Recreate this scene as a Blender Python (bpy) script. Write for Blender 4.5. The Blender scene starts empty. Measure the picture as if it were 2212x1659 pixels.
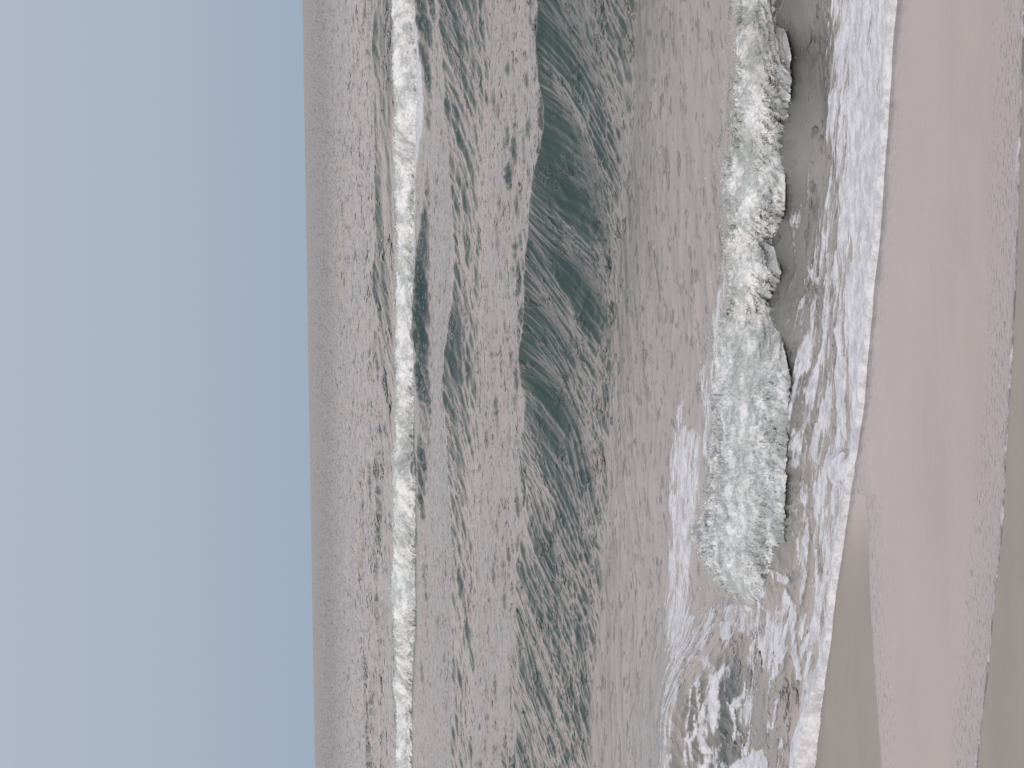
import bpy, math
import numpy as np
from mathutils import Matrix, Vector

C = bpy.context.scene.collection
rng = np.random.default_rng(7)

# ------------------------------------------------------------------ camera
CAM_H, F_PX, PITCH, ROLL = 4.0, 3413.0, math.radians(3.447), math.radians(0.967)
fwd = np.array([0, math.cos(PITCH), -math.sin(PITCH)])
up0 = np.array([0, math.sin(PITCH), math.cos(PITCH)])
rt0 = np.array([1.0, 0, 0])
rgt = rt0 * math.cos(ROLL) - up0 * math.sin(ROLL)
upv = up0 * math.cos(ROLL) + rt0 * math.sin(ROLL)
cam_x, cam_y, cam_z = -upv, rgt, -fwd          # the photograph was taken with the phone on its side
cd = bpy.data.cameras.new('camera')
cam = bpy.data.objects.new('camera', cd); C.objects.link(cam)
cd.sensor_fit = 'HORIZONTAL'; cd.sensor_width = 36.0
cd.lens = 36.0 * F_PX / 1024.0
cd.clip_start, cd.clip_end = 0.5, 30000
m = Matrix.Identity(4)
for i, v in enumerate((cam_x, cam_y, cam_z)):
    for j in range(3): m[j][i] = v[j]
m[2][3] = CAM_H
cam.matrix_world = m
bpy.context.scene.camera = cam

# ------------------------------------------------------------------ sky, sun, exposure
SUN_EL, SUN_AZ = math.radians(18), math.radians(200)    # low sun behind the camera, veiled
w = bpy.data.worlds.new('World'); bpy.context.scene.world = w; w.use_nodes = True
N, L = w.node_tree.nodes, w.node_tree.links
N.clear()
wo = N.new('ShaderNodeOutputWorld'); bg = N.new('ShaderNodeBackground')
sky = N.new('ShaderNodeTexSky'); sky.sky_type = 'NISHITA'; sky.sun_disc = False
sky.sun_elevation = SUN_EL; sky.sun_rotation = SUN_AZ; sky.air_density = 1.0; sky.dust_density = 2.0
tc = N.new('ShaderNodeTexCoord'); sep = N.new('ShaderNodeSeparateXYZ')
L.new(tc.outputs['Generated'], sep.inputs[0])
ramp = N.new('ShaderNodeValToRGB')                     # twilight arch: blue-grey at the horizon, rose above, grey-blue overhead
mr = N.new('ShaderNodeMapRange'); mr.inputs['From Min'].default_value = 0; mr.inputs['From Max'].default_value = 1
L.new(sep.outputs['Z'], mr.inputs['Value']); L.new(mr.outputs[0], ramp.inputs[0])
SKY = [(0.0, (.170, .210, .268)), (.045, (.180, .215, .271)), (.088, (.199, .217, .274)), (.118, (.535, .452, .448)),
       (.30, (.735, .608, .580)), (.60, (.38, .38, .395)), (1.0, (.26, .31, .36))]
cr = ramp.color_ramp
while len(cr.elements) < len(SKY): cr.elements.new(.5)
for e, (p, c) in zip(cr.elements, SKY): e.position = p; e.color = (*c, 1)
cr.interpolation = 'EASE'
vm = N.new('ShaderNodeVectorMath'); vm.operation = 'SCALE'; vm.inputs['Scale'].default_value = .0
vm.inputs['Scale'].default_value = .012                # a share of the physical sky
L.new(sky.outputs[0], vm.inputs[0])
ad = N.new('ShaderNodeVectorMath'); ad.operation = 'ADD'
vs = N.new('ShaderNodeVectorMath'); vs.operation = 'SCALE'; vs.inputs['Scale'].default_value = 1.92
L.new(ramp.outputs[0], vs.inputs[0])
L.new(vm.outputs[0], ad.inputs[0]); L.new(vs.outputs[0], ad.inputs[1])
L.new(ad.outputs[0], bg.inputs['Color']); bg.inputs['Strength'].default_value = 1.0
L.new(bg.outputs[0], wo.inputs[0])
sd = bpy.data.lights.new('sun', 'SUN'); sd.energy = 1.0; sd.angle = math.radians(25); sd.color = (1, .93, .86)
so = bpy.data.objects.new('sun', sd); C.objects.link(so)
sv = Vector((math.sin(SUN_AZ) * math.cos(SUN_EL), math.cos(SUN_AZ) * math.cos(SUN_EL), math.sin(SUN_EL)))
so.rotation_euler = sv.to_track_quat('Z', 'Y').to_euler()
vsn = bpy.context.scene.view_settings
bpy.context.scene.display_settings.display_device = 'sRGB'
vsn.view_transform = 'Standard'; vsn.look = 'None'; vsn.exposure = 0; vsn.gamma = 1; vsn.use_curve_mapping = False
bpy.context.scene.cycles.max_bounces = 6

# ------------------------------------------------------------------ helpers
KP = 1024 / 2212.0
def ground(P, z=0.0):
    """survey points of the photograph -> points on the level z of the beach"""
    P = np.asarray(P, float)
    z = np.broadcast_to(np.asarray(z, float), P.shape[:1])
    cx = (P[:, 0] * KP - 512) / F_PX; cy = (384 - P[:, 1] * KP) / F_PX
    d = fwd + cx[:, None] * cam_x + cy[:, None] * cam_y
    k = (z - CAM_H) / d[:, 2]
    return np.stack([d[:, 0] * k, d[:, 1] * k, z], 1)
def chart(x, y, z=0.0):
    """the survey chart of the beach plane (inverse of ground() at z = 0)"""
    px, py, pz = x, y, z - CAM_H
    dep = px * fwd[0] + py * fwd[1] + pz * fwd[2]
    cx = (px * cam_x[0] + py * cam_x[1] + pz * cam_x[2]) / dep
    cy = (px * cam_y[0] + py * cam_y[1] + pz * cam_y[2]) / dep
    return (512 + cx * F_PX) / KP, (384 - cy * F_PX) / KP
NX, NY = 0.634, 0.773                                   # offshore direction; the shore runs along (-NY, NX)
def st(x, y): return -NY * x + NX * y, NX * x + NY * y
def sm(a, b, v):
    u = np.clip((v - a) / (b - a), 0, 1); return u * u * (3 - 2 * u)
def perlin(x, y, seed=0):
    r = np.random.default_rng(seed); n = 256
    g = r.uniform(0, 2 * np.pi, (n, n)); gx, gy = np.cos(g).astype('f4'), np.sin(g).astype('f4')
    x = np.asarray(x, 'f8'); y = np.asarray(y, 'f8')
    xi = np.floor(x).astype(np.int64); yi = np.floor(y).astype(np.int64)
    fx = (x - xi).astype('f4'); fy = (y - yi).astype('f4')
    x0, y0, x1, y1 = xi % n, yi % n, (xi + 1) % n, (yi + 1) % n
    u = fx * fx * fx * (fx * (fx * 6 - 15) + 10); v = fy * fy * fy * (fy * (fy * 6 - 15) + 10)
    a = gx[x0, y0] * fx + gy[x0, y0] * fy; b = gx[x1, y0] * (fx - 1) + gy[x1, y0] * fy
    c = gx[x0, y1] * fx + gy[x0, y1] * (fy - 1); d = gx[x1, y1] * (fx - 1) + gy[x1, y1] * (fy - 1)
    return (a + u * (b - a) + v * (c + u * (d - c) - a - u * (b - a))) * 1.5
def fbm(x, y, o=4, seed=0, gain=.5, lac=2.03):
    s, a, f, n = 0, 1, 1, 0
    for k in range(o):
        s = s + a * perlin(x * f, y * f, seed + k); n += a; a *= gain; f *= lac
    return s / n
def billow(x, y, o=4, seed=0, gain=.5, lac=2.07):
    s, a, f, n = 0, 1, 1, 0
    for k in range(o):
        s = s + a * np.abs(perlin(x * f, y * f, seed + k)); n += a; a *= gain; f *= lac
    return s / n
def inpoly(px, py, poly):
    poly = np.asarray(poly, float); ins = np.zeros(px.shape, bool); dist = np.full(px.shape, 1e9)
    for (x0, y0), (x1, y1) in zip(poly, np.roll(poly, -1, 0)):
        c = ((y0 > py) != (y1 > py)) & (px < (x1 - x0) * (py - y0) / ((y1 - y0) or 1e-9) + x0)
        ins ^= c
        dx, dy = x1 - x0, y1 - y0; q = np.clip(((px - x0) * dx + (py - y0) * dy) / (dx * dx + dy * dy + 1e-9), 0, 1)
        dist = np.minimum(dist, np.hypot(px - x0 - q * dx, py - y0 - q * dy))
    return np.where(ins, dist, -dist)
def mesh_from(name, V, Q, mat, attrs=None, normals=None, parent=None):
    me = bpy.data.meshes.new(name)
    V = np.ascontiguousarray(V, 'f4'); Q = np.ascontiguousarray(Q, 'i4')
    me.vertices.add(len(V)); me.vertices.foreach_set('co', V.ravel())
    me.loops.add(Q.size); me.loops.foreach_set('vertex_index', Q.ravel())
    me.polygons.add(len(Q)); me.polygons.foreach_set('loop_start', np.arange(0, Q.size, Q.shape[1], dtype='i4'))
    me.update(calc_edges=True)
    me.polygons.foreach_set('use_smooth', np.ones(len(Q), bool))
    for k, a in (attrs or {}).items():
        at = me.attributes.new(k, 'FLOAT', 'POINT'); at.data.foreach_set('value', np.ascontiguousarray(a, 'f4'))
    if normals is not None: me.normals_split_custom_set_from_vertices(np.ascontiguousarray(normals, 'f4'))
    me.materials.append(mat)
    o = bpy.data.objects.new(name, me); C.objects.link(o)
    if parent: o.parent = parent
    return o
def grid_quads(nr, nc):
    i = np.arange(nr * nc).reshape(nr, nc)
    return np.stack([i[:-1, :-1], i[:-1, 1:], i[1:, 1:], i[1:, :-1]], -1).reshape(-1, 4)
def grid_normals(V3):
    du = np.gradient(V3, axis=1); dv = np.gradient(V3, axis=0)
    n = np.cross(du, dv); n /= np.linalg.norm(n, axis=2, keepdims=True) + 1e-12
    return n
def tag(o, label=None, cat=None, kind=None, group=None):
    for k, v in (('label', label), ('category', cat), ('kind', kind), ('group', group)):
        if v: o[k] = v
    return o

# ------------------------------------------------------------------ materials
def newmat(name):
    mt = bpy.data.materials.new(name); mt.use_nodes = True
    n, l = mt.node_tree.nodes, mt.node_tree.links; n.clear()
    return mt, n, l
def nd(n, t, **kw):
    x = n.new(t)
    for k, v in kw.items():
        if k in x.inputs: x.inputs[k].default_value = v
        else: setattr(x, k, v)
    return x
def noise(n, l, vec, scale, detail=4, rough=.55):
    x = nd(n, 'ShaderNodeTexNoise', Scale=scale, Detail=detail, Roughness=rough); l.new(vec, x.inputs['Vector']); return x.outputs['Fac']
def maprange(n, l, v, a, b, c, d, smooth=False):
    x = n.new('ShaderNodeMapRange')
    if smooth: x.interpolation_type = 'SMOOTHSTEP'
    for k, q in (('From Min', a), ('From Max', b), ('To Min', c), ('To Max', d)): x.inputs[k].default_value = q
    l.new(v, x.inputs['Value']); return x.outputs[0]
def math_(n, l, op, a, b):
    x = n.new('ShaderNodeMath'); x.operation = op
    for i, q in enumerate((a, b)):
        if isinstance(q, (int, float)): x.inputs[i].default_value = q
        else: l.new(q, x.inputs[i])
    return x.outputs[0]
def mixcol(n, l, f, a, b):
    x = n.new('ShaderNodeMix'); x.data_type = 'RGBA'
    for i, q in ((6, a), (7, b)):
        if isinstance(q, tuple): x.inputs[i].default_value = (*q, 1)
        else: l.new(q, x.inputs[i])
    if isinstance(f, (int, float)): x.inputs[0].default_value = f
    else: l.new(f, x.inputs[0])
    return x.outputs[2]
def attr(n, name): return nd(n, 'ShaderNodeAttribute', attribute_name=name).outputs['Fac']

def foam_bsdf(n, l, pos, thin=None, fs=1.0, dark=(.45, .485, .48), lite=(.88, .89, .885)):
    g1 = noise(n, l, pos, 4.6 * fs, 7, .70); g2 = noise(n, l, pos, 24 * fs, 4, .65)
    mixv = math_(n, l, 'ADD', math_(n, l, 'MULTIPLY', g1, .7), math_(n, l, 'MULTIPLY', g2, .3))
    k = maprange(n, l, mixv, .40, .60, 0, 1, True)
    col = mixcol(n, l, k, dark, lite)
    if thin is not None: col = mixcol(n, l, thin, col, (.34, .365, .34))
    b = nd(n, 'ShaderNodeBsdfPrincipled', Roughness=.75); l.new(col, b.inputs['Base Color'])
    b.inputs['Specular IOR Level'].default_value = .25
    bp = nd(n, 'ShaderNodeBump', Strength=.55, Distance=.03); l.new(noise(n, l, pos, 34, 4, .65), bp.inputs['Height'])
    l.new(bp.outputs[0], b.inputs['Normal'])
    return b
def make_surf():
    mt, n, l = newmat('surf_water')
    out = n.new('ShaderNodeOutputMaterial'); geo = n.new('ShaderNodeNewGeometry'); pos = geo.outputs['Position']
    wat = nd(n, 'ShaderNodeBsdfPrincipled', IOR=1.33)
    l.new(mixcol(n, l, attr(n, 'turb'), (.020, .050, .047), (.150, .150, .130)), wat.inputs['Base Color'])
    l.new(attr(n, 'rough'), wat.inputs['Roughness'])
    bp = nd(n, 'ShaderNodeBump', Strength=.42, Distance=.01); l.new(noise(n, l, pos, 26, 5, .68), bp.inputs['Height'])
    far = attr(n, 'far'); last = bp
    for k_, (sx, sy, lo, hi, dist, wsel) in enumerate(((5.5, 3.6, .60, .68, .05, 'near'), (2.6, 1.5, .60, .68, .12, 'near'), (1.1, .42, .59, .67, .40, 'far'), (.55, .16, .585, .66, .9, 'far'))):
        mp = nd(n, 'ShaderNodeMapping'); mp.inputs['Scale'].default_value = (sx, sy, 1); mp.inputs['Rotation'].default_value = (0, 0, math.radians(4 - 3 * k_)); mp.inputs['Location'].default_value = (13.7 * k_, 5.1 * k_, 0)
        l.new(pos, mp.inputs[0])
        hgt = maprange(n, l, noise(n, l, mp.outputs[0], 1.0, 3, .6), lo, hi, 0, 1, True)
        b_ = nd(n, 'ShaderNodeBump', Distance=dist); l.new(hgt, b_.inputs['Height']); l.new(last.outputs[0], b_.inputs['Normal'])
        wgt = far if wsel == 'far' else math_(n, l, 'SUBTRACT', 1.0, far)
        l.new(math_(n, l, 'MULTIPLY', wgt, math_(n, l, 'SUBTRACT', .9, math_(n, l, 'MULTIPLY', attr(n, 'sheet'), .72))), b_.inputs['Strength']); last = b_
    l.new(last.outputs[0], wat.inputs['Normal'])
    fo = foam_bsdf(n, l, pos, None, 1.5, (.52, .525, .56), (.80, .80, .835))
    m1 = nd(n, 'ShaderNodeMapping'); m1.inputs['Rotation'].default_value = (0, 0, math.radians(39.4)); l.new(pos, m1.inputs[0])
    m2 = nd(n, 'ShaderNodeMapping'); m2.inputs['Scale'].default_value = (3.2, 17, 10); l.new(m1.outputs[0], m2.inputs[0])
    nz = math_(n, l, 'ADD', math_(n, l, 'MULTIPLY', noise(n, l, m2.outputs[0], 1.0, 5, .72), .75), math_(n, l, 'MULTIPLY', noise(n, l, pos, 15, 4, .7), .25))
    f = math_(n, l, 'ADD', attr(n, 'foam'), math_(n, l, 'MULTIPLY', math_(n, l, 'SUBTRACT', nz, .5), 1.5))
    f = maprange(n, l, f, .36, .66, 0, 1, True)
    f = math_(n, l, 'MULTIPLY', f, maprange(n, l, attr(n, 'foam'), .02, .2, 0, 1))
    mx = n.new('ShaderNodeMixShader'); l.new(f, mx.inputs[0]); l.new(wat.outputs[0], mx.inputs[1]); l.new(fo.outputs[0], mx.inputs[2])
    l.new(mx.outputs[0], out.inputs[0]); return mt
def make_roller(fs=1.0):
    mt, n, l = newmat('tumbling_foam')
    out = n.new('ShaderNodeOutputMaterial'); geo = n.new('ShaderNodeNewGeometry')
    b = foam_bsdf(n, l, geo.outputs['Position'], attr(n, 'thin'), fs)
    l.new(b.outputs[0], out.inputs[0]); return mt
def make_sand():
    mt, n, l = newmat('damp_sand')
    out = n.new('ShaderNodeOutputMaterial'); geo = n.new('ShaderNodeNewGeometry'); pos = geo.outputs['Position']
    k = noise(n, l, pos, 1.3, 5, .6); g = noise(n, l, pos, 160, 3, .7)
    col = mixcol(n, l, maprange(n, l, k, .35, .65, 0, 1), (.315, .284, .246), (.345, .314, .274))
    col = mixcol(n, l, maprange(n, l, g, .35, .7, 0, .35), col, (.15, .13, .105))
    b = nd(n, 'ShaderNodeBsdfPrincipled', IOR=1.33)
    l.new(mixcol(n, l, attr(n, 'wet'), col, (.19, .172, .156)), b.inputs['Base Color'])
    l.new(maprange(n, l, attr(n, 'wet'), 0, 1, .58, .12), b.inputs['Roughness'])
    bp = nd(n, 'ShaderNodeBump', Strength=.25, Distance=.004); l.new(g, bp.inputs['Height']); l.new(maprange(n, l, attr(n, 'wet'), 0, .8, .3, .02), bp.inputs['Strength'])
    b2 = nd(n, 'ShaderNodeBump', Strength=1, Distance=.0015); l.new(noise(n, l, pos, 9, 4, .6), b2.inputs['Height']); l.new(attr(n, 'wet'), b2.inputs['Strength'])
    l.new(bp.outputs[0], b2.inputs['Normal'])
    l.new(b2.outputs[0], b.inputs['Normal']); l.new(b.outputs[0], out.inputs[0]); return mt
def make_film():
    mt, n, l = newmat('thin_wash')
    out = n.new('ShaderNodeOutputMaterial'); geo = n.new('ShaderNodeNewGeometry'); pos = geo.outputs['Position']
    b = nd(n, 'ShaderNodeBsdfPrincipled', IOR=1.33)
    k = noise(n, l, pos, .9, 4, .6)
    ln = math_(n, l, 'MULTIPLY', attr(n, 'line'), maprange(n, l, noise(n, l, pos, 7, 4, .7), .42, .6, 0, 1, True))
    l.new(math_(n, l, 'ADD', maprange(n, l, ln, 0, 1, .12, .5), math_(n, l, 'MULTIPLY', attr(n, 'rim'), .10)), b.inputs['Roughness'])
    cl = mixcol(n, l, ln, mixcol(n, l, attr(n, 'rim'), mixcol(n, l, maprange(n, l, k, .3, .7, 0, 1), (.100, .089, .085), (.160, .143, .134)), (.175, .170, .166)), (.62, .61, .63))
    vmx = nd(n, 'ShaderNodeVectorMath', operation='SCALE'); l.new(cl, vmx.inputs[0]); grn = maprange(n, l, noise(n, l, pos, 75, 2, .6), .35, .65, .82, 1.18); l.new(grn, vmx.inputs['Scale'])
    l.new(vmx.outputs[0], b.inputs['Base Color'])
    mp = nd(n, 'ShaderNodeMapping'); mp.inputs['Rotation'].default_value = (0, 0, math.radians(-40)); mp.inputs['Scale'].default_value = (.6, 1.5, 1)
    l.new(pos, mp.inputs[0])
    h = noise(n, l, mp.outputs[0], 9, 4, .6)
    dots = maprange(n, l, noise(n, l, mp.outputs[0], 26, 2, .5), .61, .72, 0, 1)
    dots = math_(n, l, 'MULTIPLY', dots, attr(n, 'rim'))
    hh = math_(n, l, 'ADD', math_(n, l, 'MULTIPLY', h, .12), math_(n, l, 'MULTIPLY', dots, .32))
    bp = nd(n, 'ShaderNodeBump', Strength=1, Distance=.012); l.new(hh, bp.inputs['Height'])
    l.new(bp.outputs[0], b.inputs['Normal']); l.new(b.outputs[0], out.inputs[0]); return mt
M_SURF, M_ROLL, M_ROLLF, M_SAND, M_FILM = make_surf(), make_roller(), make_roller(.32), make_sand(), make_film()

# ------------------------------------------------------------------ surveyed lines (photo-chart points, each turned into world points)
EDGE = [(1995,-700),(1962,-250),(1940,0),(1930,103),(1926,171),(1921,266),(1911,399),(1902,513),(1896,570),(1888,644),(1877,777),(1866,891),(1854,974),(1837,1062),(1826,1140),(1820,1184),(1805,1283),(1793,1393),(1784,1450),(1769,1545),(1759,1659),(1724,2050),(1685,2500)]
CREST = [(1173,0),(1169,130),(1176,200),(1184,260),(1180,316),(1161,372),(1154,446),(1143,558),(1137,716),(1128,764),(1128,790),(1141,857),(1134,920),(1132,976),(1139,1032),(1146,1075),(1132,1144),(1122,1211),(1121,1300),(1119,1405),(1108,1479),(1120,1527),(1124,1659)]
FAR_FRONT = [(906,-700),(899,0),(903,112),(905.6,186),(905.6,290),(899,353),(899,446),(895.5,580),(899,697),(901,772),(899,883),(895,958),(901,1014),(901,1107),(899,1219),(901,1330),(895,1405),(892,1498),(892,1553),(894,1659),(889,2500)]
FAR_BACK = [(852,-700),(849,0),(849,112),(850,167),(856.5,223),(851,298),(853,372),(856,446),(857,558),(857,623),(856.5,727),(856,768),(857,787),(856,828),(857,883),(853,939),(851,995),(851,1107),(853,1144),(845,1256),(849,1330),(853,1386),(857,1442),(849,1483),(857,1516),(856,1628),(856,1659),(850,1900),(856,2500)]
NEAR_FRONT = [(1731,-700),(1700,-300),(1672,0),(1670,38),(1687,80),(1695,122),(1695,171),(1693,213),(1687,247),(1681,296),(1679,342),(1676,380),(1685,418),(1683,456),(1668,494),(1660,540),(1673,575),(1676,600),(1664,625),(1660,674),(1672,731),(1687,792),(1693,822),(1683,872),(1687,929),(1683,986),(1681,1043),(1676,1120),(1672,1195),(1655,1283),(1645,1318),(1605,1338)]
NEAR_BACK = [(1640,-700),(1612,-300),(1590,0),(1596,68),(1605,122),(1592,152),(1586,213),(1584,281),(1569,342),(1563,380),(1573,437),(1579,494),(1569,570),(1577,644),(1554,712),(1550,777),(1539,853),(1540,920),(1535,986),(1527,1062),(1520,1105),(1504,1130),(1505,1165),(1520,1203),(1527,1248),(1539,1283),(1562,1315),(1590,1337)]
FILM_R = [(2214,-60),(2210,100),(2206,209),(2200,380),(2194,603),(2187,739),(2175,929),(2166,1123),(2156,1222),(2145,1317),(2132,1461),(2116,1583),(2109,1659),(2103,1720)]
FILM_L = [(1869,1070),(1875,1184),(1879,1298),(1886,1423),(1894,1526),(1902,1659),(1907,1720)]

def by_angle(P, z=0.0):
    W = ground(P, z); a = W[:, 0] / W[:, 1]; t = NX * W[:, 0] + NY * W[:, 1]
    o = np.argsort(a); return a[o], t[o]
def line_t(P, z, a):
    aa, tt = by_angle(P, z); r = np.interp(a, aa, tt)
    return r

# ------------------------------------------------------------------ the sea sheet
A0 = .128
a_in = np.linspace(-A0, A0, 720)
q = np.linspace(0, 1, 90)[1:]
a_cols = np.concatenate([-(A0 + (q ** 1.8) * .60)[::-1], a_in, A0 + (q ** 1.8) * .75])
T0, TMAX = 19.2, 5200.0
tg = np.geomspace(T0, TMAX, 40000)
dens = .77 * CAM_H * F_PX / tg ** 2 * 1.35
dens += sm(32.0, 32.8, tg) * (1 - sm(37.6, 39.5, tg)) * 34
dens += sm(59, 60.5, tg) * (1 - sm(64.5, 66, tg)) * 9
dens += sm(115, 118, tg) * (1 - sm(125, 127, tg)) * 3.0
cum = np.concatenate([[0], np.cumsum(.5 * (dens[1:] + dens[:-1]) * np.diff(tg))])
NR = int(cum[-1]) + 30
t_rows = np.interp(np.linspace(0, cum[-1], NR), cum, tg)
tau = t_rows - T0
A, TAU = np.meshgrid(a_cols, tau)
edge_a = line_t(EDGE, 0.0, a_cols)
edge_a = edge_a + .10 * fbm(a_cols * 60, a_cols * 0, 3, 5) * (1 - sm(A0 + .03, A0, np.abs(a_cols)))
edge_a = edge_a + .030 * fbm(a_cols * 90, a_cols * 0 + 3.3, 4, 15)
T = TAU + T0 + (edge_a[None] - T0) * np.exp(-TAU / 4)
Y = T / (NX * A + NY); X = A * Y
S, _ = st(X, Y)
PX, PY = chart(X, Y)                                    # survey-chart coordinates, used to look up the traced patches
dT = np.gradient(T, axis=0)

Z = np.zeros_like(X); cap = lambda v: np.clip(v, 0, None)
# main swell
HM = .98
out_ = sm(A0, A0 + .1, np.abs(a_cols))
def blur(v, x, wd):
    xs_ = np.linspace(x[0], x[-1], 2000); vi = np.interp(xs_, x, v); h = wd / (xs_[1] - xs_[0]); k = np.exp(-.5 * (np.arange(-int(3 * h), int(3 * h) + 1) / h) ** 2); k /= k.sum()
    p = len(k) // 2; vi = np.convolve(np.pad(vi, p, mode='edge'), k, 'valid'); return np.interp(x, xs_, vi)
_ca = (829 - np.array(CREST)[:, 1]) * KP / F_PX
HMP = HM - .09 * sm(.035, -.06, _ca)
HMA = HM - .09 * sm(.035, -.06, a_cols)
ct0 = line_t(CREST, HMP, a_cols)
crest_t = blur(ct0, a_cols, .035)
crest_t = crest_t * (1 - out_) + (36.0 + .6 * perlin(a_cols * 12, a_cols * 0 + 9, 3)) * out_
_W = ground(CREST, HMP); _a = _W[:, 0] / _W[:, 1]; _k = (HMP - CAM_H) / _W[:, 1]; _o = np.argsort(_a)
ksl = blur(np.interp(a_cols, _a[_o], _k[_o]), a_cols, .0025)
yc = crest_t / (NX * a_cols + NY)
Hc = CAM_H + ksl * yc
Hc = np.clip(Hc * (1 - out_) + .98 * out_, .6, 1.35)
crest_t = crest_t[None] + 0 * T
FL = 3.35 + .9 * sm(.035, -.06, A) + .5 * perlin(S * .25, S * 0 + 2, 11)         # length of the face
u = (T - (crest_t - FL)) / FL
hm = HMA[None] + (Hc[None] - HMA[None]) * sm(.35, 1.0, u) * np.exp(-cap(T - crest_t) / 3)
face = np.clip(u, 0, 1)
late = np.clip(.5 + 1.2 * perlin(S * .36 + .16 * T, T * .05, 13) + .45 * perlin(S * 1.1, T * .12, 14), 0, 1)
front = (1 - late) * (.45 * face + .55 * face ** 1.6) + late * (.20 * face + .80 * face ** 3.2)
soft = .45 * sm(.035, -.045, A + .02 * perlin(S * .3, T * .1, 15))
front = front * (1 - soft) + soft * (.25 * face + .75 * face * face * (3 - 2 * face))
back = np.exp(-cap(T - crest_t) / 4.2) * 1.0 - .12 * sm(0, 6, T - crest_t) * (1 - sm(6, 16, T - crest_t))
z_main = np.where(u <= 1, front, back) * hm
z_main = z_main + .10 * sm(24.5, 32, T) * (1 - sm(32.5, 35.5, T))
Z += z_main
on_face = sm(.03, .25, u) * (1 - sm(.96, 1.02, u))
# second swell in front of the far breaker
c2 = 64.6 + 1.0 * perlin(S * .10, S * 0 + 4, 21) + .4 * perlin(S * .4, S * 0 + 5, 22)
h2 = np.clip(.74 + .45 * perlin(S * .11 + 3.1, S * 0 + 6, 23) + .10 * sm(40, 75, S), .25, .95)
h2 = h2 * (.38 + .62 * sm(-.055, .01, A + .012 * perlin(S * .1, S * 0, 28)))
f2 = 4.6; u2 = (T - (c2 - f2)) / f2
Z += h2 * np.where(u2 <= 1, .35 * np.clip(u2, 0, 1) + .65 * np.clip(u2, 0, 1) ** 2, np.exp(-cap(T - c2) / 6))
c2b = 87.5 + 1.2 * perlin(S * .13, S * 0 + 4.5, 27); h2b = (.25 + .75 * sm(-.05, .0, A)) * np.clip(.40 + .5 * perlin(S * .12, S * 0 + 8, 24), 0, .7)
u2b = (T - (c2b - 3.5)) / 3.5
Z += h2b * np.where(u2b <= 1, np.clip(u2b, 0, 1) ** 1.6, np.exp(-cap(T - c2b) / 5))
# swell beyond the breaker, only on the right
c3 = 124.5 + 1.0 * perlin(S * .05, S * 0 + 7, 25)
h3 = 1.15 * (sm(-.02, .03, A + .012 * perlin(S * .1, S * 0 + 1, 20)) * (1 - .5 * sm(.10, .13, A))) * (.75 + .45 * perlin(S * .09, S * 0 + 2, 26))
u3 = (T - (c3 - 7.5)) / 7.5
Z += h3 * np.where(u3 <= 1, np.clip(u3, 0, 1) ** 1.5, np.exp(-cap(T - c3) / 9))
# the hump that carries the near roller
HUMP_FRONT = NEAR_FRONT[:-2] + [(1662,1360),(1686,1440),(1700,1540),(1700,1720)]
nf = blur(line_t(HUMP_FRONT, .16, a_cols), a_cols, .012)[None] + 0 * T
hr = .15 + .07 * sm(-.08, -.03, A)
lift = sm(-1.25, .25, T - nf) ** 1.25 * np.exp(-cap(T - nf - .8) / 9)
hump = hr * lift * (1 + .0 * T)
Z += hump
hl = .52 * sm(-.060, -.100, A)
Z += hl * sm(21.2, 23.0, T) * np.exp(-cap(T - 23.0) / 4)
PX, PY = chart(X, Y, Z)
# open-sea swell, far away
for k in range(70):
    lam = float(np.exp(rng.uniform(math.log(2.2), math.log(34)))); th = rng.normal(0, .55)
    kx = NX * math.cos(th) - NY * math.sin(th); ky = NX * math.sin(th) + NY * math.cos(th)
    Z += .016 * min(1, (6 / lam) ** .5) * lam / 6.283 * sm(100, 135, T) * np.cos(2 * np.pi * (X * kx + Y * ky) / lam + rng.uniform(0, 6.3)) * sm(1.5, 3.0, lam / dT)
Z += sm(95, 130, T) * (1 + 2.2 * sm(180, 700, T)) * (1 - sm(2500, 5000, T)) * (.10 * perlin(S * .45, T * .45, 33) + .10 * perlin(S * 1.1, T * 1.1, 34) + .05 * perlin(S * 2.3, T * 2.3, 35)) * np.clip(dT / 1.6, 0, 1)

# wind ripples: two crossing trains, steeper on the swell faces, calm in the wash
calm = sm(31.3, 34.0, T)                                # 0 near the shore
amp = .19 + .81 * calm
amp *= (.95 + .5 * sm(-.4, .5, fbm(S * .22, T * .12, 3, 41)))
amp = amp * (1 - .15 * sm(1.0, 1.1, u) * (1 - sm(57, 61, T)))
rip = np.zeros_like(Z); lost = np.zeros_like(Z)
for k in range(110):
    lam = float(np.exp(rng.uniform(math.log(.13), math.log(1.9))))
    along = rng.random() < .62
    th = rng.normal(0, .32) if along else rng.normal(math.pi / 2, .55)    # along: wave vector along the shore
    ks = math.cos(th); kt = math.sin(th)
    slope = (.015 if along else .010) * min(1, (1.0 / lam) ** .5)
    a_ = slope * lam / (2 * np.pi)
    vis = sm(2.2, 4.5, lam / (dT * max(abs(kt), .18)))
    ph = 2 * np.pi * (S * ks + T * kt) / lam + rng.uniform(0, 6.283)
    rip += a_ * vis * np.cos(ph)
    lost += (slope ** 2) * .5 * (1 - vis)
for lam, sl_ in ((1.5, .030), (.8, .065), (.42, .08), (.22, .08)):
    nz = perlin(S / lam * 1.25 + .5 * perlin(S / 3, T / 3, 43), T / lam * .62, 44 + int(lam * 10))
    rip += sl_ * lam * .36 * (.75 - 1.6 * np.abs(nz)) * sm(1.2, 2.6, lam * 1.6 / dT)
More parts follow.
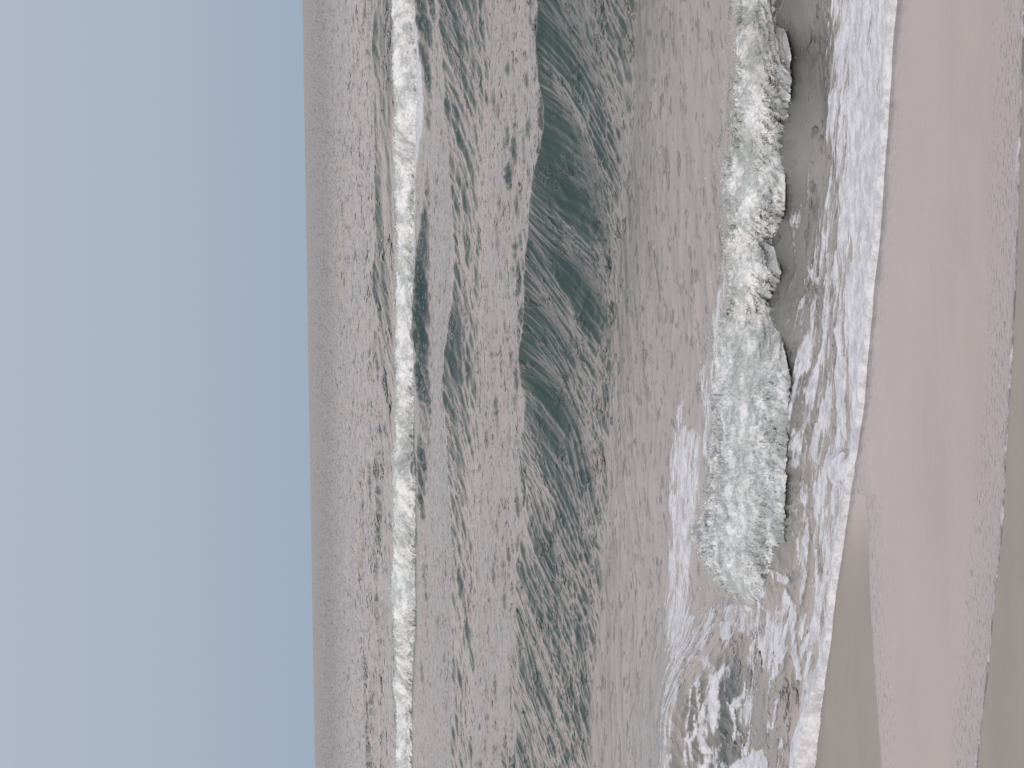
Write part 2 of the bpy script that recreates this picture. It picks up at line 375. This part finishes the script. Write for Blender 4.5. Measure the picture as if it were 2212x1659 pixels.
for lam, sl_ in ((1.3, .04 * sm(38, 44, T)), (.9, .05), (.5, .09 * sm(38, 44, T) * (1 - .5 * sm(57, 60, T))), (.34, .06)):
    rip += sl_ * lam * .35 * perlin(X / lam * .42, Y / lam, 47 + int(lam * 10)) * sm(.8, 1.8, lam * 1.6 / dT)
rip = rip * (1 - .45 * sm(57, 60, T) * (1 - sm(66, 69, T))) * (1 - .6 * sm(112, 116, T) * (1 - sm(125, 128, T)))
rip = rip + 8 * rip * rip * (rip > 0)
Z += rip * amp * (1 - .45 * on_face) * (1 - .65 * np.exp(-((T - crest_t - .6) / 1.6) ** 2))
# drawn-up ribs on the main face: long streaks straight down the slope
wob = .35 * perlin(S * .5, T * .35, 51)
rib = .060 * perlin((S + wob) * .62, T * .07, 52) + .034 * perlin((S + wob) * 1.9, T * .22, 53) + .015 * perlin((S + wob) * 5.2, T * .6, 54) + .014 * perlin((S + wob) * 12, T * 1.3, 55) + .005 * perlin((S + wob) * 25, T * 2.5, 59) + .007 * perlin(S * 5 + T, T * 4.5, 75) + .004 * perlin(S * 12 + 2 * T, T * 10, 84)
Z += rib * on_face * (1.15 - .55 * face)
rib2 = .06 * perlin(S * .35, T * .10, 56) + .022 * perlin(S * 2.6, T * .5, 60) + .03 * perlin(S * 1.2, T * .35, 57)
Z += rib2 * sm(.05, .4, u2) * (1 - sm(.95, 1.1, u2)) + rib2 * sm(.05, .4, u2b) * (1 - sm(.95, 1.1, u2b))
# small lumps along the crest
Z += .022 * np.exp(-((T - crest_t) / .7) ** 2) * fbm(S * .9, S * 0 + 1.7, 3, 58)
rough = np.clip(.10 + 1.1 * np.sqrt(lost) * amp, .09, .16) + .06 * sm(23.5, 26, T) + .10 * sm(150, 500, T)
Z -= sm(1500, 5200, T) * .5

# ---- foam field (near the shore only)
foam = np.zeros_like(Z); nr_near = int(np.searchsorted(t_rows, 33.5))
sl = slice(0, nr_near)
s_, t_, px, py = S[sl], T[sl], PX[sl], PY[sl]
wx = px + 14 * fbm(s_ * 1.6, t_ * 1.6, 3, 61); wy = py + 30 * fbm(s_ * 1.1 + 9, t_ * 1.1, 3, 62)
lace = fbm(s_ * 1.7, t_ * 4.2, 5, 63, .60)              # soft blotches
cell = billow(s_ * 1.3 + .4 * lace, t_ * 3.2, 5, 64, .58)
def patch(poly, soft=12, base=1.0, lace_k=0.0, cell_k=0.0):
    d = inpoly(wx, wy, poly); m_ = sm(-soft, soft, d)
    return m_ * np.clip(base + lace_k * lace + cell_k * (cell - .28), 0, 1.2)
F = np.zeros_like(px)
def addp(*a, **k):
    global F; F = np.maximum(F, patch(*a, **k))
# the white wash behind the swash edge
addp([(1872,-700),(1824,0),(1812,60),(1796,140),(1800,300),(1812,480),(1826,620),(1835,760),(1838,900),(1832,980),(1900,990),(1990,500),(1992,0),(2040,-700)], 10, .70, .6, 1.0)
addp([(1852,-700),(1804,0),(1794,140),(1788,400),(1762,560),(1738,680),(1708,810),(1698,900),(1720,1100),(1735,1300),(1728,1659),(1710,1760),(1990,1760),(1992,0),(2040,-700)], 14, .47, .95, 1.1)
addp([(1892,-700),(1844,0),(1836,300),(1838,560),(1845,780),(1850,900),(1990,900),(1992,0),(2040,-700)], 8, .78, .5, .6)
addp([(1806,700),(1812,760),(1818,930),(1832,960),(1836,900),(1828,760),(1820,690)], 4, 1.15)
addp([(1798,985),(1812,975),(1832,985),(1840,1010),(1826,1040),(1806,1036),(1794,1012)], 5, 1.2)
addp([(1800,1040),(1782,1180),(1756,1300),(1744,1420),(1730,1659),(1800,1700),(1990,1200),(1990,1000)], 9, .60, .8, .9)
addp([(1772,1180),(1776,1240),(1772,1330),(1764,1330),(1768,1240),(1766,1180)], 3, 1.1)
addp([(1670,1226),(1684,1220),(1700,1230),(1712,1246),(1690,1250),(1676,1262)], 5, .8, .9)
addp([(1668,1300),(1690,1260),(1712,1300),(1716,1400),(1704,1460),(1670,1470),(1650,1440),(1648,1380)], 9, .55, .8, 1.2)
addp([(1700,1250),(1724,1300),(1732,1420),(1742,1470),(1722,1470),(1716,1380),(1696,1280)], 7, .7, .6, .6)
# scraps on the back of the roller and on the left
addp([(1470,820),(1480,830),(1486,900),(1474,960),(1462,900)], 8, .55, .9, 1.0)
addp([(1456,925),(1480,915),(1516,930),(1520,1000),(1508,1120),(1500,1290),(1486,1370),(1476,1430),(1446,1430),(1446,1300),(1448,1100)], 9, .66, .7, .9)
addp([(1515,800),(1540,770),(1552,640),(1566,560),(1576,600),(1560,760),(1545,900),(1536,1000),(1520,960),(1512,870)], 8, .55, .7, .9)
addp([(1440,1430),(1466,1420),(1470,1500),(1460,1600),(1450,1760),(1428,1760),(1438,1560)], 8, .52, .8, 1.2)
addp([(1512,1390),(1530,1380),(1540,1450),(1560,1440),(1572,1410),(1585,1440),(1592,1460),(1570,1490),(1560,1580),(1570,1659),(1560,1760),(1500,1760),(1498,1600),(1520,1520),(1528,1460)], 7, .50, .8, 1.3)
addp([(1560,1340),(1580,1350),(1584,1370),(1566,1380),(1560,1360)], 4, .95, .3)
addp([(1580,1650),(1610,1628),(1640,1626),(1660,1640),(1665,1760),(1570,1760)], 7, .85, .6)
addp([(1610,1480),(1630,1470),(1650,1500),(1640,1560),(1618,1580),(1600,1540)], 9, .42, .7, .6)
addp([(1560,1300),(1640,1310),(1650,1340),(1620,1380),(1570,1350)], 9, .55, .8, .6)
# thin drift lines on the calm water between the swell and the roller
lines = sm(.16, .03, np.abs(perlin(s_ * .20, t_ * 1.15 + .5 * fbm(s_ * .3, t_ * .3, 2, 66), 65))) * sm(-.1, .4, fbm(s_ * .5, t_ * .5, 3, 67)) * (1 - sm(29.5, 33, t_)) * sm(0, 1.5, t_ - nf[sl])
F = np.maximum(F, .22 * lines)
wq = .5 * fbm(s_ * 1.3, t_ * 1.3, 3, 76)
st1 = np.abs(perlin(s_ * 1.5 + wq, t_ * 2.6 + wq, 77)); st2 = np.abs(perlin(s_ * 3.6 + wq, t_ * 6 - wq, 78)); st3 = np.abs(perlin(s_ * 8 - wq, t_ * 12 + wq, 79))
strand = np.clip(sm(.20, .02, st1) * .9 + sm(.17, .02, st2) * .65 + sm(.2, .03, st3) * .35, 0, 1.1)
gap = sm(-.35, .25, fbm(s_ * .7, t_ * 1.3, 3, 80))
rg_ = patch([(1438,1330),(1560,1300),(1690,1300),(1712,1480),(1706,1760),(1425,1760)], 16)
F = np.maximum(F, rg_ * strand * (.25 + .6 * gap))
rg_ = patch([(1688,560),(1700,800),(1702,1100),(1720,1300),(1760,1300),(1800,1040),(1815,600),(1800,200),(1814,0),(1862,-700),(1825,-700),(1777,0),(1750,300)], 16)
F = np.maximum(F, rg_ * strand * (.12 + .42 * gap))
# flecks shed in front of the roller
front_d = t_ - nf[sl]
fl = sm(.08, .34, fbm(s_ * 3.1, t_ * 3.1, 4, 68, .6)) * sm(-.8, .0, front_d) * (1 - sm(.3, .6, front_d)) * sm(-.09, -.06, A[sl])
fl2 = strand * sm(-.45, .05, front_d) * (1 - sm(1.2, 1.6, front_d)) * sm(-.085, -.07, A[sl]) * (.35 + .65 * gap)
F = np.maximum(F, np.maximum(.45 * fl, .8 * fl2))
# the rounded lip of the swash
tau_n = T[sl] - edge_a[None]
F = np.maximum(F, (1 - sm(.10, .30, tau_n + .16 * fbm(s_ * 1.3, s_ * 0, 4, 69))) * 1.05)
foam[sl] = F
lipz = .024 * np.sqrt(np.clip(tau_n / .05, 0, 1)) * (.6 + .4 * np.exp(-tau_n / .25)) - .006
Z[sl] += lipz + .022 * np.clip(F, 0, 1) * (1 + .8 * fbm(s_ * 7, t_ * 7, 3, 70))
Z[sl] += .03 * patch([(1798,985),(1812,975),(1832,985),(1840,1010),(1826,1040),(1806,1036),(1794,1012)], 8)
Z[0] = -.03
turb = (1 - sm(23.5, 33, T)) * .95 + .10 * (1 - sm(36, 60, T))
turb[sl] *= 1 - .85 * patch([(1575,1345),(1650,1330),(1700,1400),(1706,1760),(1540,1760),(1560,1500)], 18)
rough[sl] = np.clip(rough[sl], .07, .2)

# foam riding in front of the far breaker, and streaks shed over its back
ff = line_t(FAR_FRONT, 0, a_cols)[None]
rows_f = slice(int(np.searchsorted(t_rows, 84)), int(np.searchsorted(t_rows, 100)))
sf, tf = S[rows_f], T[rows_f]
strip = sm(-5.5, -3.5, tf - ff + 1.2 * perlin(sf * .2, tf * .2, 71)) * sm(-.03, .10, A[rows_f]) * .62 + .30 * sm(-6.5, -2.0, tf - ff)
foam[rows_f] = strip * (.9 + .7 * fbm(sf * .9, tf * .5, 3, 72))

V3 = np.stack([X, Y, Z], 2); NRM = -grid_normals(V3)
if NRM[NR // 2, 400, 2] < 0: NRM = -NRM
kst = 1 + .9 * sm(37, 44, T) * (1 - .5 * sm(57, 60, T) * (1 - sm(66, 70, T))) + 1.2 * sm(66, 72, T) * (1 - sm(92, 98, T)) + 3 * sm(220, 600, T) + 2.2 * sm(70, 130, T) * (1 - sm(113, 117, T) * (1 - sm(125, 128, T)))
NRM[..., :2] *= kst[..., None]; NRM /= np.linalg.norm(NRM, axis=2, keepdims=True)
Vf, Nf = V3.reshape(-1, 3), NRM.reshape(-1, 3)
nc = len(a_cols); quads = grid_quads(NR, nc)
def fmean(arr): 
    b = arr; return .25 * (b[:-1, :-1] + b[:-1, 1:] + b[1:, 1:] + b[1:, :-1]).ravel()
key = np.zeros(len(quads), int)
ug, u2g, u3g, Tg, h3g, h2g = fmean(u), fmean(u2), fmean(u3), fmean(T), fmean(h3), fmean(h2)
key[(ug > .03) & (Tg < fmean(crest_t) + 1.2)] = 1
key[(u2g > .03) & (Tg < fmean(c2) + 1.5)] = 2
key[(u3g > .05) & (Tg < fmean(c3) + 2) & (h3g > .25)] = 3
key[(Tg < 33) & (fmean(np.clip(foam, 0, 1)) > .42)] = 4
ATT = {'foam': foam.ravel(), 'rough': rough.ravel(), 'turb': turb.ravel(), 'far': sm(70, 150, T).ravel(), 'sheet': np.maximum(.6 * (1 - sm(-1.2, -.6, T - nf)), np.maximum(np.maximum(on_face * .6, .72 * (1 - calm) * sm(.3, 1.2, T - nf)), sm(-1.0, -.7, T - nf) * (1 - sm(.3, .8, T - nf)) * sm(-.08, -.06, A))).ravel()}
def part(k, name):
    qd = quads[key == k]; used, inv = np.unique(qd, return_inverse=True)
    return mesh_from(name, Vf[used], inv.reshape(-1, 4), M_SURF, {n_: a[used] for n_, a in ATT.items()}, Nf[used])
tag(part(0, 'sea'), kind='structure')
tag(part(1, 'swell'), 'large dark green swell with ribbed face about to break, in mid-water', 'wave')
tag(part(2, 'swell'), 'low rippled grey-green swell just in front of the distant white breaker', 'wave')
tag(part(3, 'swell'), 'faint grey swell rising behind the distant white breaker, below the horizon', 'wave')
tag(part(4, 'wash_foam'), 'lacy white foam spread over the shallow wash along the sand edge', 'foam', kind='stuff')

# ------------------------------------------------------------------ breaking waves
def resample(P, n, z):
    W = ground(P, z); d = np.concatenate([[0], np.cumsum(np.linalg.norm(np.diff(W, axis=0), axis=1))])
    q_ = np.linspace(0, d[-1], n); return np.stack([np.interp(q_, d, W[:, i]) for i in range(3)], 1)
def resample_y(P, ys, z, sig=9.0):
    P = np.asarray(P, float); o = np.argsort(P[:, 1]); xs = np.interp(ys, P[o, 1], P[o, 0])
    h = sig / (ys[1] - ys[0]); kq = np.exp(-.5 * (np.arange(-int(3 * h), int(3 * h) + 1) / h) ** 2); kq /= kq.sum(); xs = np.convolve(np.pad(xs, len(kq) // 2, mode='edge'), kq, 'valid')
    return ground(np.stack([xs, ys], 1), z)
def breaker(name, front, back, ys, zf, zb, nrow, scale, relief, seed, label, taper=None, min_depth=.3, flecks=300, fleck_r=(.01, .03), thin_k=.5, toe=.3, crest=.25, mat=M_ROLL):
    Fw = resample_y(front, ys, zf, 20.0); Bw = resample_y(back, ys, zb)
    # keep the ridge at least min_depth thick along the line of sight
    dv = Fw[:, :2] / np.linalg.norm(Fw[:, :2], axis=1, keepdims=True)
    rf = np.linalg.norm(Fw[:, :2], axis=1); rb = np.linalg.norm(Bw[:, :2], axis=1); kb = (Bw[:, 2] - CAM_H) / rb
    kk = np.exp(-.5 * np.linspace(-3, 3, 61) ** 2); kk /= kk.sum()
    dep = np.maximum(rb - rf, min_depth); dep = np.convolve(np.pad(dep, 30, mode='edge'), kk, 'valid')
    zt = np.clip(CAM_H + kb * (rf + dep), Fw[:, 2] + .17, None)
    r = np.linspace(-.06, 1.45, nrow)
    R, K = np.meshgrid(r, np.arange(len(ys)), indexing='ij')
    top = zt[K]; foot = Fw[K][..., 2]; depv = dep[K]
    base = Fw[K][..., :2] + dv[K] * (R * depv)[..., None]
    rise = np.where(R < 1, 1 - (1 - np.clip(R, 0, 1)) ** 2.0, np.sqrt(np.clip(1 - ((R - 1) / .45) ** 2, 0, 1)))
    rise = np.where(R < 0, R * 2.5, rise)
    Sg0, _ = st(Fw[:, 0], Fw[:, 1])
    rag = .5 * (fbm(Sg0 * scale * 2.2, Sg0 * 0 + 1.5, 4, seed + 30, .75))[K] + 1.3 * fbm(Sg0[K] * scale * 3.0 + 6 * R, R * 5, 4, seed + 33, .6)
    base = base - dv[K] * (rag * toe * (1 - sm(.0, .5 + .3 * np.sin(K * .21) * 0, R)))[..., None]
    rise = rise * (1 + crest * fbm(Sg0[K] * scale * 1.6, R * 1.2, 6, seed + 36, .74) * sm(.4, 1, R) * np.where(R < 1.1, 1, 0))
    z = foot + (top - foot) * rise - np.where(R > 1, .25 * (R - 1), 0)
    P = np.stack([base[..., 0], base[..., 1], z], 2)
    n_ = grid_normals(P); n_ = np.where(n_[..., 2:3].mean() < 0, -n_, n_)
    Sg, Tg_ = st(P[..., 0], P[..., 1]); Tg_ = Tg_ + 1.2 * P[..., 2]
    b1 = billow(Sg * scale, Tg_ * scale, 5, seed, .55) - .3
    b2 = fbm(Sg * scale * .45, Tg_ * scale * .45, 3, seed + 9)
    b3 = fbm(Sg * scale * 6, Tg_ * scale * 6, 3, seed + 15)
    disp = relief * (b1 * 1.5 + b2 * .25 + .42 * b3) * sm(-.08, .12, R)
    if taper is not None: disp = disp * taper[K]
    P = P + n_ * disp[..., None]
    if taper is not None: P[..., 2] = foot + (P[..., 2] - foot) * (.25 + .75 * taper[K])
    thin = np.clip(thin_k * sm(.05, -.22, b2 + .35 * b1 + .2 * b3) + thin_k * .6 * (1 - sm(-.06, .03, R + .3 * b2)), 0, 1)
    root = bpy.data.objects.new(name, None); C.objects.link(root)
    c = P.reshape(-1, 3).mean(0); root.location = (c[0], c[1], 0); root.empty_display_size = .2
    tag(root, label, 'wave')
    off = np.array([c[0], c[1], 0])
    mesh_from('foam_roller', P.reshape(-1, 3) - off, grid_quads(nrow, len(ys)), mat, {'thin': thin.ravel()}, None, root)
    # thrown flecks: ragged little lumps along the crest and the toe
    ico = np.array([(1, 0, 0), (-1, 0, 0), (0, 1, 0), (0, -1, 0), (0, 0, 1), (0, 0, -1)], float)
    fc = [(0,2,4),(2,1,4),(1,3,4),(3,0,4),(2,0,5),(1,2,5),(3,1,5),(0,3,5)]
    rg = np.random.default_rng(seed); VV, QQ = [], []
    for i in range(flecks):
        k_ = int(rg.integers(0, len(ys)))
        ir = int(np.argmin(np.abs(r - (rg.normal(1.0, .12) if rg.random() < .6 else rg.normal(.08, .10)))))
        rad = rg.uniform(*fleck_r) * (1 if rg.random() < .85 else 1.6)
        p = P[ir, k_] - off + n_[ir, k_] * abs(rg.normal(0, 1)) ** 1.5 * relief * .45 + rg.normal(0, 1, 3) * relief * .12
        sc_ = rad * rg.uniform(.6, 1.3, 3)
        QQ.append(np.array(fc) + 6 * i); VV.append(ico * sc_ * rg.uniform(.75, 1.25, (6, 1)) + p)
    if flecks:
        o = mesh_from('spray', np.concatenate(VV), np.concatenate(QQ), mat, {'thin': np.zeros(6 * flecks)}, None, root); o['kind'] = 'stuff'
    return root
ysf = np.linspace(-700, 2500, 2000)
breaker('breaking_wave', FAR_FRONT, FAR_BACK, ysf, .0, .86, 60, 1.5, .11, 101,
        'distant straight white line of breaking surf below the horizon', None, 1.2, 4000, (.006, .02), .12, .3, .22, M_ROLLF)
ysn = np.linspace(-700, 1337, 1750)
tp = sm(1345, 1190, ysn)
_w = ground(np.stack([np.full_like(ysn, 1685), ysn], 1)); _a = _w[:, 0] / _w[:, 1]
zfn = .92 * (.15 + .07 * sm(-.08, -.03, _a))
breaker('breaking_wave', NEAR_FRONT, NEAR_BACK, ysn, zfn, .50, 130, 4.2, .06, 131,
        'near ragged roller of tumbling foam breaking close to the sand', tp, .32, 15000, (.0018, .0055), .42, .14, .36)

# ------------------------------------------------------------------ beach
def sand_z(x, y): return 0
gx = np.concatenate([[-400, -120, -40, -15], np.linspace(-5, 5, 201), [16, 40, 120, 400]])
gy = np.concatenate([[-300, -80, -20, 0, 8, 12, 15], np.linspace(17, 31, 281), [36, 45, 70]])
BX, BY = np.meshgrid(gx, gy); bs, bt = st(BX, BY)
BZ = .0015 * fbm(bs * .35, bt * .35, 3, 81) - .006 + .03 * fbm(bs * .1, bt * .1, 3, 82) * sm(12, 4, bt)
BZ -= .10 * cap(bt - 19.6) + .02 * sm(19.0, 19.4, bt)
BZ = np.minimum(BZ, np.where(bt > 19, -.03, BZ)); BZ = np.maximum(BZ, -2.5)
bcx, bcy = chart(BX, np.clip(BY, 12, None))
WETP = [(1940,-100),(1865,960),(1848,1075),(1866,1130),(1878,1070),(1960,1000),(2240,-100)]
wet = (1 - sm(1000, 1340, bcy + 60 * fbm(bs, bt, 3, 83))) * (BY > 14) * (bcx < 2100)

edx = np.interp(bcy, [p[1] for p in EDGE], [p[0] for p in EDGE])

tag(mesh_from('sand', np.stack([BX, BY, BZ], 2).reshape(-1, 3), grid_quads(*BX.shape), M_SAND, {'wet': wet.ravel()}), kind='structure')

# thin sheet of returning water lying on the sand
ys = np.linspace(-1300, 2900, 940)
def xint(P): 
    P = np.asarray(P, float); o = np.argsort(P[:, 1]); P = P[o]
    x = np.interp(ys, P[:, 1], P[:, 0])
    lo, hi = ys < P[0, 1], ys > P[-1, 1]
    x[lo] = P[0, 0] + (ys[lo] - P[0, 1]) * (P[1, 0] - P[0, 0]) / (P[1, 1] - P[0, 1])
    x[hi] = P[-1, 0] + (ys[hi] - P[-1, 1]) * (P[-1, 0] - P[-2, 0]) / (P[-1, 1] - P[-2, 1])
    return x
xr = xint(FILM_R) + 2.0 * fbm(ys / 46, ys * 0, 4, 91)
xl = xint(FILM_L) + 1.5 * fbm(ys / 30, ys * 0, 4, 92)
xe = xint(EDGE) - 22
xl = np.where(ys < 1070, np.maximum(xe, np.minimum(1869 - (1070 - ys) * .10, xe + (ys - 960) * .35)), xl)
xl = np.where(ys < 960, xe, xl)
qv = np.concatenate([[0], np.linspace(.0003, .12, 20)[:-1], np.linspace(.12, .88, 50)[:-1], np.linspace(.88, .9997, 24), [1]])
QV, KY = np.meshgrid(qv, np.arange(len(ys)), indexing='ij')
W = ground(np.stack([(xl[KY] + (xr - xl)[KY] * QV).ravel(), ys[KY].ravel()], 1), 0.0).reshape(*QV.shape, 3)
er = (1 - QV) * (xr - xl)[KY]; el = QV * (xr - xl)[KY]
ed = np.minimum(er, np.where(ys[KY] > 1000, el, 999))
fs, ft = st(W[..., 0], W[..., 1])
W[..., 2] = -.004 + .006 * np.sqrt(np.clip(ed / 5, 0, 1)) + .0012 * np.exp(-((ed - 6) / 4) ** 2)
W[0, :, 2] = -.014; W[-1, :, 2] = -.014
rim = (1 - sm(20, 75, er + 22 * fbm(fs * 1.2, ft * 1.2, 3, 93))) + np.where(ys[KY] > 950, 1 - sm(8, 45, el + 16 * fbm(fs * 1.2, ft * 1.2, 3, 94)), (1 - sm(15, 60, el + 10 * fbm(fs, ft, 2, 95))) * .6)
n_f = grid_normals(W); 
tag(mesh_from('shallow_water', W.reshape(-1, 3), grid_quads(*QV.shape), M_FILM, {'rim': np.clip(rim, 0, 1).ravel(), 'line': (.45 * (1 - sm(1.5, 5, ed)) + .5 * (1 - sm(4, 26, er)) * sm(.05, .3, fbm(fs * 1.5, ft * 14, 3, 96))).ravel()}), kind='structure')
print('rows', NR, 'cols', nc, 'quads', len(quads))
